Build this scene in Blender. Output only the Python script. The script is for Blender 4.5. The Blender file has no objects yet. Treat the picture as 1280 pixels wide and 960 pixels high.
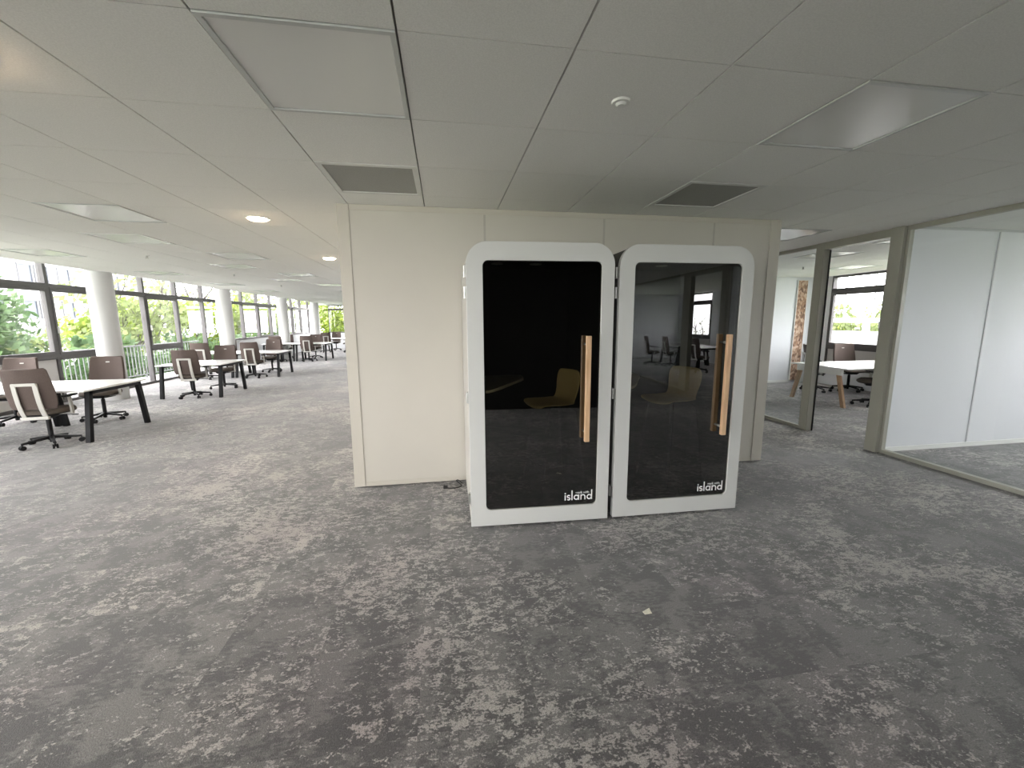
import bpy, bmesh, math, random
from mathutils import Vector, Matrix
random.seed(7)
S = bpy.context.scene
C = S.collection
PI = math.pi

# ------------------------------------------------------------------ camera
H_CAM, CEIL = 1.6285, 2.67
cam = bpy.data.cameras.new('camera'); cam_o = bpy.data.objects.new('camera', cam); C.objects.link(cam_o)
cam.sensor_width = 36; cam.lens = 14.4968; cam.clip_start = 0.02; cam.clip_end = 300
_r = Vector((0.98658708, -0.16313916, -0.00561733)); _u = Vector((0.03024312, 0.1488627, 0.98839529)); _f = Vector((0.16040976, 0.97530791, -0.15179986))
cam_o.matrix_world = Matrix(((_r.x, _u.x, -_f.x, 0), (_r.y, _u.y, -_f.y, 0), (_r.z, _u.z, -_f.z, H_CAM), (0, 0, 0, 1)))
S.camera = cam_o

# ------------------------------------------------------------------ light
EXPOSURE = 1.78
SKY = 5.0
S.view_settings.view_transform = 'Standard'; S.view_settings.look = 'None'
S.view_settings.gamma = 1; S.view_settings.use_curve_mapping = False
S.view_settings.exposure = EXPOSURE
S.cycles.use_denoising = True
S.cycles.max_bounces = 12; S.cycles.diffuse_bounces = 6; S.cycles.glossy_bounces = 5
S.cycles.transparent_max_bounces = 24
S.cycles.sample_clamp_indirect = 8
w = bpy.data.worlds.new('overcast_sky'); S.world = w; w.use_nodes = True
nt = w.node_tree; bg = nt.nodes['Background']
tc = nt.nodes.new('ShaderNodeTexCoord'); sx = nt.nodes.new('ShaderNodeSeparateXYZ'); cr = nt.nodes.new('ShaderNodeValToRGB')
nt.links.new(tc.outputs['Generated'], sx.inputs[0]); nt.links.new(sx.outputs['Z'], cr.inputs['Fac'])
cr.color_ramp.elements[0].position = 0.0; cr.color_ramp.elements[0].color = (0.96, 0.93, 0.945, 1)
cr.color_ramp.elements[1].position = 0.6; cr.color_ramp.elements[1].color = (0.98, 0.95, 0.98, 1)
nt.links.new(cr.outputs['Color'], bg.inputs['Color']); bg.inputs['Strength'].default_value = SKY

def portal(loc, rot, sx_, sy_):
    l = bpy.data.lights.new('daylight_portal', 'AREA'); l.shape = 'RECTANGLE'; l.size = sx_; l.size_y = sy_
    l.cycles.is_portal = True
    o = bpy.data.objects.new('daylight_portal', l); C.objects.link(o); o.location = loc; o.rotation_euler = rot
portal((-7.95, 9.0, 1.35), (0, -PI/2, 0), 2.8, 36)
portal((9.75, 0.0, 1.8), (0, PI/2, 0), 1.9, 19)
portal((-4.3, 27.1, 1.8), (-PI/2, 0, 0), 7.0, 1.8)
portal((-3.9, -7.2, 1.35), (PI/2, 0, 0), 7.2, 2.6)

# ------------------------------------------------------------------ materials
def mat(name, col, rough=0.6, metal=0.0, spec=0.5, noise=None, bump=None, emis=None):
    m = bpy.data.materials.new(name); m.use_nodes = True; t = m.node_tree; b = t.nodes['Principled BSDF']
    b.inputs['Base Color'].default_value = (*col, 1); b.inputs['Roughness'].default_value = rough
    b.inputs['Metallic'].default_value = metal; b.inputs['Specular IOR Level'].default_value = spec
    tcn = t.nodes.new('ShaderNodeTexCoord')
    if noise:
        sc, amt = noise
        n = t.nodes.new('ShaderNodeTexNoise'); n.inputs['Scale'].default_value = sc; n.inputs['Detail'].default_value = 4
        t.links.new(tcn.outputs['Object'], n.inputs['Vector'])
        r = t.nodes.new('ShaderNodeValToRGB')
        r.color_ramp.elements[0].position = 0.3; r.color_ramp.elements[1].position = 0.7
        r.color_ramp.elements[0].color = (*[c*(1-amt) for c in col], 1); r.color_ramp.elements[1].color = (*[min(1, c*(1+amt)) for c in col], 1)
        t.links.new(n.outputs['Fac'], r.inputs['Fac']); t.links.new(r.outputs['Color'], b.inputs['Base Color'])
    if bump:
        sc, st = bump
        n = t.nodes.new('ShaderNodeTexNoise'); n.inputs['Scale'].default_value = sc; n.inputs['Detail'].default_value = 3
        t.links.new(tcn.outputs['Object'], n.inputs['Vector'])
        bp = t.nodes.new('ShaderNodeBump'); bp.inputs['Strength'].default_value = st; bp.inputs['Distance'].default_value = 0.002
        t.links.new(n.outputs['Fac'], bp.inputs['Height']); t.links.new(bp.outputs['Normal'], b.inputs['Normal'])
    if emis:
        b.inputs['Emission Color'].default_value = (*emis[0], 1); b.inputs['Emission Strength'].default_value = emis[1]
    return m

M = {}
M['wall'] = mat('wall_panel_offwhite', (0.53, 0.505, 0.445), 0.45, noise=(2, 0.02))
M['wall_trim'] = mat('wall_trim_offwhite', (0.52, 0.49, 0.425), 0.4)
M['wall_joint'] = mat('wall_joint_strip', (0.43, 0.41, 0.36), 0.5)
M['office_joint'] = mat('office_joint_strip', (0.52, 0.53, 0.54), 0.5)
M['white_wall'] = mat('white_wall_paint', (0.70, 0.71, 0.73), 0.6, noise=(1.5, 0.015))
M['tile'] = mat('ceiling_tile_white', (0.84, 0.835, 0.81), 0.9, spec=0.2, noise=(160, 0.06), bump=(220, 0.25))
M['charcoal'] = mat('charcoal_panel', (0.012, 0.012, 0.011), 0.7)
M['void'] = mat('ceiling_void_dark', (0.05, 0.05, 0.05), 0.9)
M['tbar'] = mat('ceiling_grid_white', (0.72, 0.72, 0.70), 0.4)
M['groove'] = mat('ceiling_groove_grey', (0.20, 0.20, 0.19), 0.6)
M['soffit'] = mat('soffit_paint', (0.72, 0.73, 0.72), 0.8)
M['lum'] = mat('luminaire_opal_panel', (0.80, 0.80, 0.78), 0.22, spec=0.55)
M['lumframe'] = mat('luminaire_frame', (0.55, 0.56, 0.55), 0.4)
M['vent'] = mat('vent_grille_grey', (0.33, 0.33, 0.31), 0.5, noise=(300, 0.15))
M['lamp'] = mat('downlight_warm', (1, 0.9, 0.8), 0.5, emis=((1.0, 0.72, 0.46), 38.0))
M['lampring'] = mat('downlight_ring', (0.85, 0.85, 0.83), 0.4)
M['plastic_white'] = mat('white_plastic', (0.78, 0.78, 0.75), 0.35)
M['column'] = mat('column_white_paint', (0.56, 0.56, 0.55), 0.55)
M['alu_dark'] = mat('window_frame_bronze_grey', (0.10, 0.094, 0.094), 0.5, spec=0.3)
M['alu_light'] = mat('partition_frame_offwhite', (0.37, 0.365, 0.31), 0.4)
M['spandrel'] = mat('spandrel_panel_grey', (0.52, 0.50, 0.48), 0.5)
M['booth_white'] = mat('booth_white_laminate', (0.57, 0.575, 0.55), 0.42, noise=(3, 0.012))
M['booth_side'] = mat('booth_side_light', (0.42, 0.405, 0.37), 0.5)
M['booth_dark'] = mat('booth_shell_charcoal', (0.055, 0.055, 0.05), 0.75, noise=(60, 0.3))
M['felt'] = mat('booth_felt_black', (0.010, 0.010, 0.009), 0.95, spec=0.1, noise=(90, 0.25))
M['rubber'] = mat('black_rubber', (0.012, 0.012, 0.012), 0.6)
M['steel'] = mat('hinge_steel', (0.45, 0.45, 0.43), 0.35, metal=0.9)
M['letter'] = mat('white_vinyl_letters', (0.85, 0.85, 0.83), 0.5)
M['table_wood'] = mat('booth_table_pale_wood', (0.80, 0.72, 0.50), 0.45, noise=(14, 0.08))
M['stool_shell'] = mat('stool_shell_ochre', (0.70, 0.55, 0.24), 0.5)
M['chair_fabric'] = mat('taupe_fabric', (0.112, 0.086, 0.076), 0.85, spec=0.25, noise=(200, 0.2), bump=(400, 0.4))
M['chair_seat'] = mat('taupe_seat_fabric', (0.095, 0.078, 0.064), 0.85, spec=0.25, noise=(200, 0.2))
M['chair_white'] = mat('chair_white_plastic', (0.56, 0.55, 0.51), 0.4)
M['chair_black'] = mat('chair_black_plastic', (0.009, 0.009, 0.010), 0.5, spec=0.25)
M['desk_top'] = mat('desk_white_top', (0.82, 0.82, 0.80), 0.25)
M['desk_edge'] = mat('desk_white_edge', (0.70, 0.66, 0.62), 0.4)
M['desk_black'] = mat('desk_black_steel', (0.008, 0.008, 0.009), 0.5, spec=0.2)
M['paper'] = mat('cream_paper', (0.80, 0.78, 0.66), 0.8, noise=(60, 0.12))
M['cord'] = mat('black_cord', (0.012, 0.011, 0.01), 0.5)
M['terrace'] = mat('terrace_concrete', (0.35, 0.345, 0.33), 0.9, noise=(3, 0.1))
M['rail'] = mat('railing_grey_paint', (0.16, 0.17, 0.17), 0.5)
M['render_white'] = mat('facade_white_render', (0.40, 0.40, 0.39), 0.9, noise=(0.6, 0.04))
M['pane_blue'] = mat('facade_pane_bluegrey', (0.035, 0.045, 0.065), 0.25)
M['shutter'] = mat('facade_surround_grey', (0.09, 0.09, 0.105), 0.6)
M['bark'] = mat('tree_bark', (0.05, 0.042, 0.038), 0.9, noise=(6, 0.3))
M['grass'] = mat('ground_pale_grass', (0.16, 0.19, 0.11), 0.95, noise=(0.5, 0.15))
M['dark_metal'] = mat('black_wire_metal', (0.01, 0.01, 0.01), 0.35, metal=0.5)

def leafmat(name, c1, c2):
    m = bpy.data.materials.new(name); m.use_nodes = True; t = m.node_tree; b = t.nodes['Principled BSDF']
    b.inputs['Roughness'].default_value = 0.7; b.inputs['Specular IOR Level'].default_value = 0.2
    g = t.nodes.new('ShaderNodeTexCoord'); n = t.nodes.new('ShaderNodeTexNoise'); n.inputs['Scale'].default_value = 1.4; n.inputs['Detail'].default_value = 5
    r = t.nodes.new('ShaderNodeValToRGB'); r.color_ramp.elements[0].position = 0.35; r.color_ramp.elements[1].position = 0.65
    r.color_ramp.elements[0].color = (*c1, 1); r.color_ramp.elements[1].color = (*c2, 1)
    t.links.new(g.outputs['Object'], n.inputs['Vector']); t.links.new(n.outputs['Fac'], r.inputs['Fac'])
    tr = t.nodes.new('ShaderNodeBsdfTranslucent'); mx = t.nodes.new('ShaderNodeMixShader'); mx.inputs[0].default_value = 0.45
    t.links.new(r.outputs['Color'], b.inputs['Base Color']); t.links.new(r.outputs['Color'], tr.inputs['Color'])
    t.links.new(b.outputs[0], mx.inputs[1]); t.links.new(tr.outputs[0], mx.inputs[2])
    t.links.new(mx.outputs[0], t.nodes['Material Output'].inputs['Surface'])
    return m
M['leaf_green'] = leafmat('foliage_mid_green', (0.045, 0.085, 0.035), (0.10, 0.16, 0.065))
M['leaf_lime'] = leafmat('foliage_lime', (0.11, 0.16, 0.022), (0.21, 0.27, 0.045))
M['leaf_pale'] = leafmat('foliage_pale', (0.12, 0.15, 0.06), (0.20, 0.24, 0.10))

def glassmat(name, tint, ior=1.5, rough=0.0, gain=1.0):
    m = bpy.data.materials.new(name); m.use_nodes = True; t = m.node_tree
    t.nodes.remove(t.nodes['Principled BSDF'])
    tr = t.nodes.new('ShaderNodeBsdfTransparent'); tr.inputs[0].default_value = (*tint, 1)
    gl = t.nodes.new('ShaderNodeBsdfGlossy'); gl.inputs['Roughness'].default_value = rough; gl.inputs[0].default_value = (1, 1, 1, 1)
    fr = t.nodes.new('ShaderNodeFresnel'); fr.inputs['IOR'].default_value = ior
    mu = t.nodes.new('ShaderNodeMath'); mu.operation = 'MULTIPLY'; mu.inputs[1].default_value = gain; mu.use_clamp = True
    mx = t.nodes.new('ShaderNodeMixShader')
    ge = t.nodes.new('ShaderNodeNewGeometry'); iv = t.nodes.new('ShaderNodeMath'); iv.operation = 'SUBTRACT'; iv.inputs[0].default_value = 1
    m3 = t.nodes.new('ShaderNodeMath'); m3.operation = 'MULTIPLY'                        # reflect at the entering face only
    t.links.new(ge.outputs['Backfacing'], iv.inputs[1]); t.links.new(iv.outputs[0], m3.inputs[1])
    t.links.new(fr.outputs[0], mu.inputs[0]); t.links.new(mu.outputs[0], m3.inputs[0]); t.links.new(m3.outputs[0], mx.inputs[0])
    t.links.new(tr.outputs[0], mx.inputs[1]); t.links.new(gl.outputs[0], mx.inputs[2])
    t.links.new(mx.outputs[0], t.nodes['Material Output'].inputs['Surface'])
    return m
M['win_glass'] = glassmat('window_glass', (0.94, 0.95, 0.945))
M['part_glass'] = glassmat('partition_glass', (0.95, 0.965, 0.97), 1.45)
M['booth_glass'] = glassmat('booth_smoked_glass', (0.60, 0.59, 0.56), 2.0)

def woodmat():
    m = bpy.data.materials.new('handle_beech_wood'); m.use_nodes = True; t = m.node_tree; b = t.nodes['Principled BSDF']
    b.inputs['Roughness'].default_value = 0.45
    g = t.nodes.new('ShaderNodeTexCoord'); mp = t.nodes.new('ShaderNodeMapping'); mp.inputs['Scale'].default_value = (40, 40, 2.5)
    n = t.nodes.new('ShaderNodeTexNoise'); n.inputs['Scale'].default_value = 1.5; n.inputs['Detail'].default_value = 5
    r = t.nodes.new('ShaderNodeValToRGB'); r.color_ramp.elements[0].position = 0.3; r.color_ramp.elements[1].position = 0.7
    r.color_ramp.elements[0].color = (0.50, 0.30, 0.16, 1); r.color_ramp.elements[1].color = (0.70, 0.48, 0.29, 1)
    t.links.new(g.outputs['Object'], mp.inputs[0]); t.links.new(mp.outputs[0], n.inputs['Vector']); t.links.new(n.outputs['Fac'], r.inputs['Fac'])
    t.links.new(r.outputs['Color'], b.inputs['Base Color'])
    return m
M['beech'] = woodmat()
M['oak'] = mat('oak_leg', (0.42, 0.27, 0.16), 0.5, noise=(12, 0.15))

def carpet():
    m = bpy.data.materials.new('grey_mottled_carpet'); m.use_nodes = True; t = m.node_tree; L = t.links; N = t.nodes
    b = N['Principled BSDF']; b.inputs['Roughness'].default_value = 0.95; b.inputs['Specular IOR Level'].default_value = 0.15
    b.inputs['Sheen Weight'].default_value = 0.35; b.inputs['Sheen Roughness'].default_value = 0.6
    tc = N.new('ShaderNodeTexCoord'); P = tc.outputs['Object']
    def noise(scale, det=3, vec=P, dist=0.0, rough=0.5):
        n = N.new('ShaderNodeTexNoise'); n.inputs['Scale'].default_value = scale; n.inputs['Detail'].default_value = det
        n.inputs['Distortion'].default_value = dist; n.inputs['Roughness'].default_value = rough; L.new(vec, n.inputs['Vector']); return n.outputs['Fac']
    def mp(v, s, loc=(0, 0, 0), rot=0.0):
        k = N.new('ShaderNodeMapping'); k.inputs['Scale'].default_value = s; k.inputs['Location'].default_value = loc; k.inputs['Rotation'].default_value = (0, 0, rot); L.new(v, k.inputs[0]); return k.outputs[0]
    def mth(op, a, bb, c=None):
        k = N.new('ShaderNodeMath'); k.operation = op
        for i, v in enumerate((a, bb, c)):
            if v is None: continue
            if isinstance(v, (int, float)): k.inputs[i].default_value = v
            else: L.new(v, k.inputs[i])
        return k.outputs[0]
    def ramp(f, lo, hi):
        k = N.new('ShaderNodeMapRange'); k.inputs['From Min'].default_value = lo; k.inputs['From Max'].default_value = hi; L.new(f, k.inputs['Value']); return k.outputs[0]
    # carpet tiles 0.5 m, each with its own slight tone and shifted pattern
    fl = N.new('ShaderNodeVectorMath'); fl.operation = 'FLOOR'; L.new(mp(P, (2, 2, 0), (0.3, 0.1, 0)), fl.inputs[0])
    wn = N.new('ShaderNodeTexWhiteNoise'); L.new(fl.outputs[0], wn.inputs['Vector'])
    sh = N.new('ShaderNodeVectorMath'); sh.operation = 'MULTIPLY_ADD'; L.new(wn.outputs['Color'], sh.inputs[0]); sh.inputs[1].default_value = (0.7, 0.7, 0.7); L.new(P, sh.inputs[2])
    PT = sh.outputs[0]
    big = noise(0.75, 3, P, 0.4)
    mid = noise(2.6, 3, PT, 0.3)
    fleck = noise(1.0, 4, mp(PT, (19, 29, 1)), 0.4, 0.62)
    fine = noise(1.0, 2, mp(P, (75, 110, 1)), 0.2)
    grain = noise(190, 2)
    # pale flecks gather in drifts
    s1 = mth('MULTIPLY_ADD', big, 0.75, mth('MULTIPLY', mid, 0.55))
    s2 = mth('MULTIPLY_ADD', fleck, 1.25, s1)
    s3 = mth('MULTIPLY_ADD', fine, 0.75, s2)
    light = ramp(s3, 1.70, 1.82)
    m2 = mth('MULTIPLY_ADD', noise(5.5, 4, mp(PT, (1, 1, 1), (9, 4, 0)), 0.5), 1.0, mth('MULTIPLY', noise(1.0, 3, mp(P, (28, 60, 1), (3, 1, 0)), 0.2), 0.6))
    dark = ramp(m2, 0.74, 0.88)
    c1 = N.new('ShaderNodeMixRGB'); L.new(dark, c1.inputs['Fac']); c1.inputs['Color1'].default_value = (0.066, 0.065, 0.063, 1); c1.inputs['Color2'].default_value = (0.150, 0.146, 0.140, 1)
    c2 = N.new('ShaderNodeMixRGB'); L.new(light, c2.inputs['Fac']); L.new(c1.outputs[0], c2.inputs['Color1']); c2.inputs['Color2'].default_value = (0.40, 0.38, 0.355, 1)
    # faint mauve drifts
    hue = ramp(noise(0.9, 2, mp(P, (1, 1, 1), (20, 7, 0))), 0.45, 0.7)
    c3 = N.new('ShaderNodeMixRGB'); c3.blend_type = 'MULTIPLY'; L.new(hue, c3.inputs['Fac']); L.new(c2.outputs[0], c3.inputs['Color1']); c3.inputs['Color2'].default_value = (1.0, 0.93, 0.97, 1)
    tone = N.new('ShaderNodeMapRange'); L.new(wn.outputs['Value'], tone.inputs['Value']); tone.inputs['To Min'].default_value = 0.86; tone.inputs['To Max'].default_value = 1.12
    gr = N.new('ShaderNodeMapRange'); L.new(grain, gr.inputs['Value']); gr.inputs['From Min'].default_value = 0.25; gr.inputs['From Max'].default_value = 0.75; gr.inputs['To Min'].default_value = 0.45; gr.inputs['To Max'].default_value = 1.55
    tg = mth('MULTIPLY', tone.outputs[0], gr.outputs[0])
    vm = N.new('ShaderNodeVectorMath'); vm.operation = 'SCALE'; L.new(c3.outputs[0], vm.inputs[0]); L.new(tg, vm.inputs['Scale'])
    L.new(vm.outputs[0], b.inputs['Base Color'])
    bp = N.new('ShaderNodeBump'); bp.inputs['Strength'].default_value = 0.6; bp.inputs['Distance'].default_value = 0.004
    L.new(mth('MULTIPLY_ADD', light, 0.8, mth('MULTIPLY', grain, 0.9)), bp.inputs['Height']); L.new(bp.outputs['Normal'], b.inputs['Normal'])
    return m
M['carpet'] = carpet()

def osb():
    m = bpy.data.materials.new('cork_chip_panel'); m.use_nodes = True; t = m.node_tree; b = t.nodes['Principled BSDF']; b.inputs['Roughness'].default_value = 0.8
    g = t.nodes.new('ShaderNodeTexCoord'); v = t.nodes.new('ShaderNodeTexVoronoi'); v.inputs['Scale'].default_value = 22
    mp = t.nodes.new('ShaderNodeMapping'); mp.inputs['Scale'].default_value = (1, 1, 0.7)
    r = t.nodes.new('ShaderNodeValToRGB'); e = r.color_ramp.elements
    e[0].color = (0.12, 0.06, 0.035, 1); e[1].color = (0.62, 0.46, 0.34, 1); k = e.new(0.45); k.color = (0.36, 0.21, 0.13, 1)
    s = t.nodes.new('ShaderNodeSeparateColor')
    t.links.new(g.outputs['Object'], mp.inputs[0]); t.links.new(mp.outputs[0], v.inputs['Vector']); t.links.new(v.outputs['Color'], s.inputs[0]); t.links.new(s.outputs[0], r.inputs['Fac'])
    t.links.new(r.outputs['Color'], b.inputs['Base Color']); return m
M['osb'] = osb()

# ------------------------------------------------------------------ mesh helpers
class MB:
    def __init__(self): self.bm = bmesh.new()
    def box(self, x0, x1, y0, y1, z0, z1):
        v = [self.bm.verts.new(p) for p in ((x0,y0,z0),(x1,y0,z0),(x1,y1,z0),(x0,y1,z0),(x0,y0,z1),(x1,y0,z1),(x1,y1,z1),(x0,y1,z1))]
        for f in ((0,3,2,1),(4,5,6,7),(0,1,5,4),(1,2,6,5),(2,3,7,6),(3,0,4,7)): self.bm.faces.new([v[i] for i in f])
        return self
    def hexa(self, pts):
        v = [self.bm.verts.new(p) for p in pts]
        for f in ((0,3,2,1),(4,5,6,7),(0,1,5,4),(1,2,6,5),(2,3,7,6),(3,0,4,7)): self.bm.faces.new([v[i] for i in f])
        return self
    def bar(self, a, b, w, h, up=(0, 0, 1)):          # rectangular bar from a to b
        a = Vector(a); b = Vector(b); d = (b-a).normalized(); s = d.cross(Vector(up))
        if s.length < 1e-4: s = d.cross(Vector((0, 1, 0)))
        s.normalize(); t = s.cross(d)
        P = [a-s*w/2-t*h/2, a+s*w/2-t*h/2, b+s*w/2-t*h/2, b-s*w/2-t*h/2, a-s*w/2+t*h/2, a+s*w/2+t*h/2, b+s*w/2+t*h/2, b-s*w/2+t*h/2]
        return self.hexa(P)
    def cyl(self, a, b, r0, r1=None, n=16):
        r1 = r0 if r1 is None else r1
        a = Vector(a); b = Vector(b); d = (b-a).normalized(); s = d.orthogonal().normalized(); t = d.cross(s)
        A = [self.bm.verts.new(a+(s*math.cos(2*PI*i/n)+t*math.sin(2*PI*i/n))*r0) for i in range(n)]
        B = [self.bm.verts.new(b+(s*math.cos(2*PI*i/n)+t*math.sin(2*PI*i/n))*r1) for i in range(n)]
        for i in range(n): self.bm.faces.new((A[i], A[(i+1) % n], B[(i+1) % n], B[i]))
        self.bm.faces.new(A[::-1]); self.bm.faces.new(B); return self
    def tube(self, pts, r, n=8, closed=False):
        pts = [Vector(p) for p in pts]; rings = []; prev = None; m = len(pts)
        for i, p in enumerate(pts):
            if closed: d = pts[(i+1) % m]-pts[i-1]
            else: d = pts[min(i+1, m-1)]-pts[max(i-1, 0)]
            d.normalize()
            s = d.orthogonal().normalized() if prev is None else (prev-d*prev.dot(d)).normalized()
            prev = s; t = d.cross(s); rr = r[i] if isinstance(r, (list, tuple)) else r
            rings.append([self.bm.verts.new(p+(s*math.cos(2*PI*k/n)+t*math.sin(2*PI*k/n))*rr) for k in range(n)])
        for i in range(m if closed else m-1):
            A, B = rings[i], rings[(i+1) % m]
            for k in range(n): self.bm.faces.new((A[k], A[(k+1) % n], B[(k+1) % n], B[k]))
        if not closed: self.bm.faces.new(rings[0][::-1]); self.bm.faces.new(rings[-1])
        return self
    def loft(self, rings, caps=True):                  # rings: equal length lists of points (closed loops)
        R = [[self.bm.verts.new(p) for p in r] for r in rings]; n = len(R[0])
        for A, B in zip(R, R[1:]):
            for k in range(n): self.bm.faces.new((A[k], A[(k+1) % n], B[(k+1) % n], B[k]))
        if caps: self.bm.faces.new(R[0][::-1]); self.bm.faces.new(R[-1])
        return self
    def prism(self, poly, f0, f1):                     # poly 2D, f0/f1 map (u,v) -> 3D
        return self.loft([[f0(*p) for p in poly], [f1(*p) for p in poly]])
    def ring_prism(self, outer, inner, f0, f1):        # plate with a hole
        n = len(outer); bm = self.bm
        O0, O1 = [bm.verts.new(f0(*p)) for p in outer], [bm.verts.new(f1(*p)) for p in outer]
        I0, I1 = [bm.verts.new(f0(*p)) for p in inner], [bm.verts.new(f1(*p)) for p in inner]
        for k in range(n):
            j = (k+1) % n
            bm.faces.new((O0[k], O0[j], I0[j], I0[k])); bm.faces.new((O1[j], O1[k], I1[k], I1[j]))
            bm.faces.new((O0[j], O0[k], O1[k], O1[j])); bm.faces.new((I0[k], I0[j], I1[j], I1[k]))
        return self
    def sphere(self, c, r, sc=(1, 1, 1), u=12, v=8):
        mt = Matrix.Translation(c) @ Matrix.Diagonal((r*sc[0], r*sc[1], r*sc[2], 1))
        bmesh.ops.create_uvsphere(self.bm, u_segments=u, v_segments=v, radius=1, matrix=mt); return self
    def build(self, name, m, parent=None, smooth=False, bevel=0, seg=2, **props):
        bmesh.ops.recalc_face_normals(self.bm, faces=self.bm.faces)
        me = bpy.data.meshes.new(name); self.bm.to_mesh(me); self.bm.free()
        me.materials.append(M[m])
        if smooth: me.polygons.foreach_set('use_smooth', [True]*len(me.polygons))
        o = bpy.data.objects.new(name, me); C.objects.link(o)
        if parent: o.parent = parent
        if bevel:
            bv = o.modifiers.new('bevel', 'BEVEL'); bv.width = bevel; bv.segments = seg; bv.limit_method = 'ANGLE'; bv.angle_limit = math.radians(35)
        if smooth:
            try: me.set_sharp_from_angle(angle=math.radians(40))
            except Exception: pass
        for k, v in props.items(): o[k] = v
        return o

def struct(mb, name, m, **kw):
    o = mb.build(name, m, **kw)
    if not kw.get('parent'): o['kind'] = 'structure'
    return o
def sgroup(name):
    o = bpy.data.objects.new(name, None); C.objects.link(o); o['kind'] = 'structure'; return o
def thing(name, label, cat, loc=(0, 0, 0), rz=0.0, group=None):
    o = bpy.data.objects.new(name, None); C.objects.link(o); o.location = loc; o.rotation_euler = (0, 0, rz)
    o['label'] = label; o['category'] = cat
    if group: o['group'] = group
    return o
def tag(o, label, cat, group=None):
    o['label'] = label; o['category'] = cat
    if group: o['group'] = group
    return o
def dup(root, loc, rz, label):
    r = root.copy(); C.objects.link(r); r.location = loc; r.rotation_euler = (0, 0, rz); r['label'] = label
    for ch in [c for c in bpy.data.objects if c.parent == root]:
        c = ch.copy(); C.objects.link(c); c.parent = r
        for g in [k for k in bpy.data.objects if k.parent == ch]:
            d = g.copy(); C.objects.link(d); d.parent = c
    return r
def rrect(x0, x1, z0, z1, r, n=8):                     # r: (bl, br, tr, tl)
    out = []
    for cx, cz, rr, a0 in ((x0+r[0], z0+r[0], r[0], PI), (x1-r[1], z0+r[1], r[1], 1.5*PI), (x1-r[2], z1-r[2], r[2], 0), (x0+r[3], z1-r[3], r[3], 0.5*PI)):
        for i in range(n+1):
            a = a0+0.5*PI*i/n; out.append((cx+rr*math.cos(a), cz+rr*math.sin(a)))
    return out

# ------------------------------------------------------------------ room shell
X_L, X_C, X_R, Y_B, Y_F = -7.8, -6.87, 9.5, -10.7, 27.0
T = 0.675; GX, GY = -0.811, 1.715
struct(MB().box(X_L-0.1, X_R+0.15, Y_B, Y_F, -0.25, 0.0), 'floor', 'carpet')

LIGHTS = {
    (0, 0): 'large square opal ceiling light panel at the top left, nearest the camera',
    (4, 0): 'square ceiling light panel at upper right catching bright daylight',
    (-4, 4): 'pale square ceiling light panel left of the first warm downlight',
    (-4, 8): 'square ceiling light panel in the aisle row, second beyond the first warm downlight',
    (-4, 12): 'square ceiling light panel in the aisle row, third from the camera',
    (-4, 16): 'square ceiling light panel in the aisle row, fourth from the camera',
    (-4, 20): 'most distant square ceiling light panel in the aisle row',
    (-8, 4): 'square ceiling light panel by the windows, outside the left border',
    (-8, 8): 'square ceiling light panel over the windows side at the left edge, above the nearest window',
    (-8, 12): 'square ceiling light panel in the window side row, between first and second columns',
    (-8, 16): 'square ceiling light panel in the window side row, near the second column',
    (-8, 20): 'square ceiling light panel in the window side row, near the third column',
    (7, 4): 'square ceiling light panel peeking out beside the right edge of the booth wall',
    (10, 4): 'square ceiling light panel in the right office, just inside the doorway head',
    (10, 6): 'square ceiling light panel in the right office, second behind the doorway head',
    (10, 9): 'square ceiling light panel in the right office, seen through the glass left of the doorway',
    (13, 8): 'square ceiling light panel in the right office close to the window'}
VENTS = {(0, 2): 'grey square air vent in the ceiling above the left of the booth wall', (4, 2): 'grey square air vent in the ceiling above the right booth',
         (-5, 6): 'pale square air diffuser in the ceiling left of the lit downlight', (-5, 10): 'pale square air diffuser in the ceiling above the second desk row',
         (-5, 14): 'pale square air diffuser in the ceiling above the third desk row', (8, 8): 'pale square air diffuser in the right office near the glass'}
bm = MB()
k0 = int(math.floor((X_C-GX)/T))-0; k1 = int(math.ceil((X_R-GX)/T)); j0 = int(math.floor((Y_B-GY)/T)); j1 = int(math.ceil((Y_F-GY)/T))
for k in range(k0, k1):
    for j in range(j0, j1):
        if (k, j) in LIGHTS or (k, j) in VENTS: continue
        x0, x1 = GX+k*T+0.0045, GX+(k+1)*T-0.0045
        y0, y1 = GY+j*T+0.0022, GY+(j+1)*T-0.0022
        if k == 0 or True:
            x0 = max(x0, X_C); x1 = min(x1, X_R); y1 = min(y1, Y_F-0.02); y0 = max(y0, Y_B+0.02)
        if x1-x0 < 0.02 or y1-y0 < 0.02: continue
        bm.box(x0, x1, y0, y1, CEIL, CEIL+0.018)
struct(bm, 'ceiling', 'tile')
struct(MB().box(X_C, X_R+0.1, Y_B, Y_F, CEIL+0.024, CEIL+0.20), 'trim_1', 'void')          # slab above the tiles
# T-bars lying in the grooves
bm = MB()
for k in range(k0+1, k1): bm.box(GX+k*T-0.012, GX+k*T+0.012, Y_B+0.02, Y_F-0.02, CEIL+0.0185, CEIL+0.0225)
struct(bm, 'trim_2', 'groove')
# edge of the ceiling, then the raised soffit up to the window heads
struct(MB().box(X_C-0.03, X_C-0.001, Y_B, Y_F, CEIL-0.004, 3.05), 'trim_3', 'soffit')
struct(MB().box(X_L-0.14, X_C-0.031, Y_B, Y_F, 3.0, 3.2), 'trim_4', 'soffit')

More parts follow.
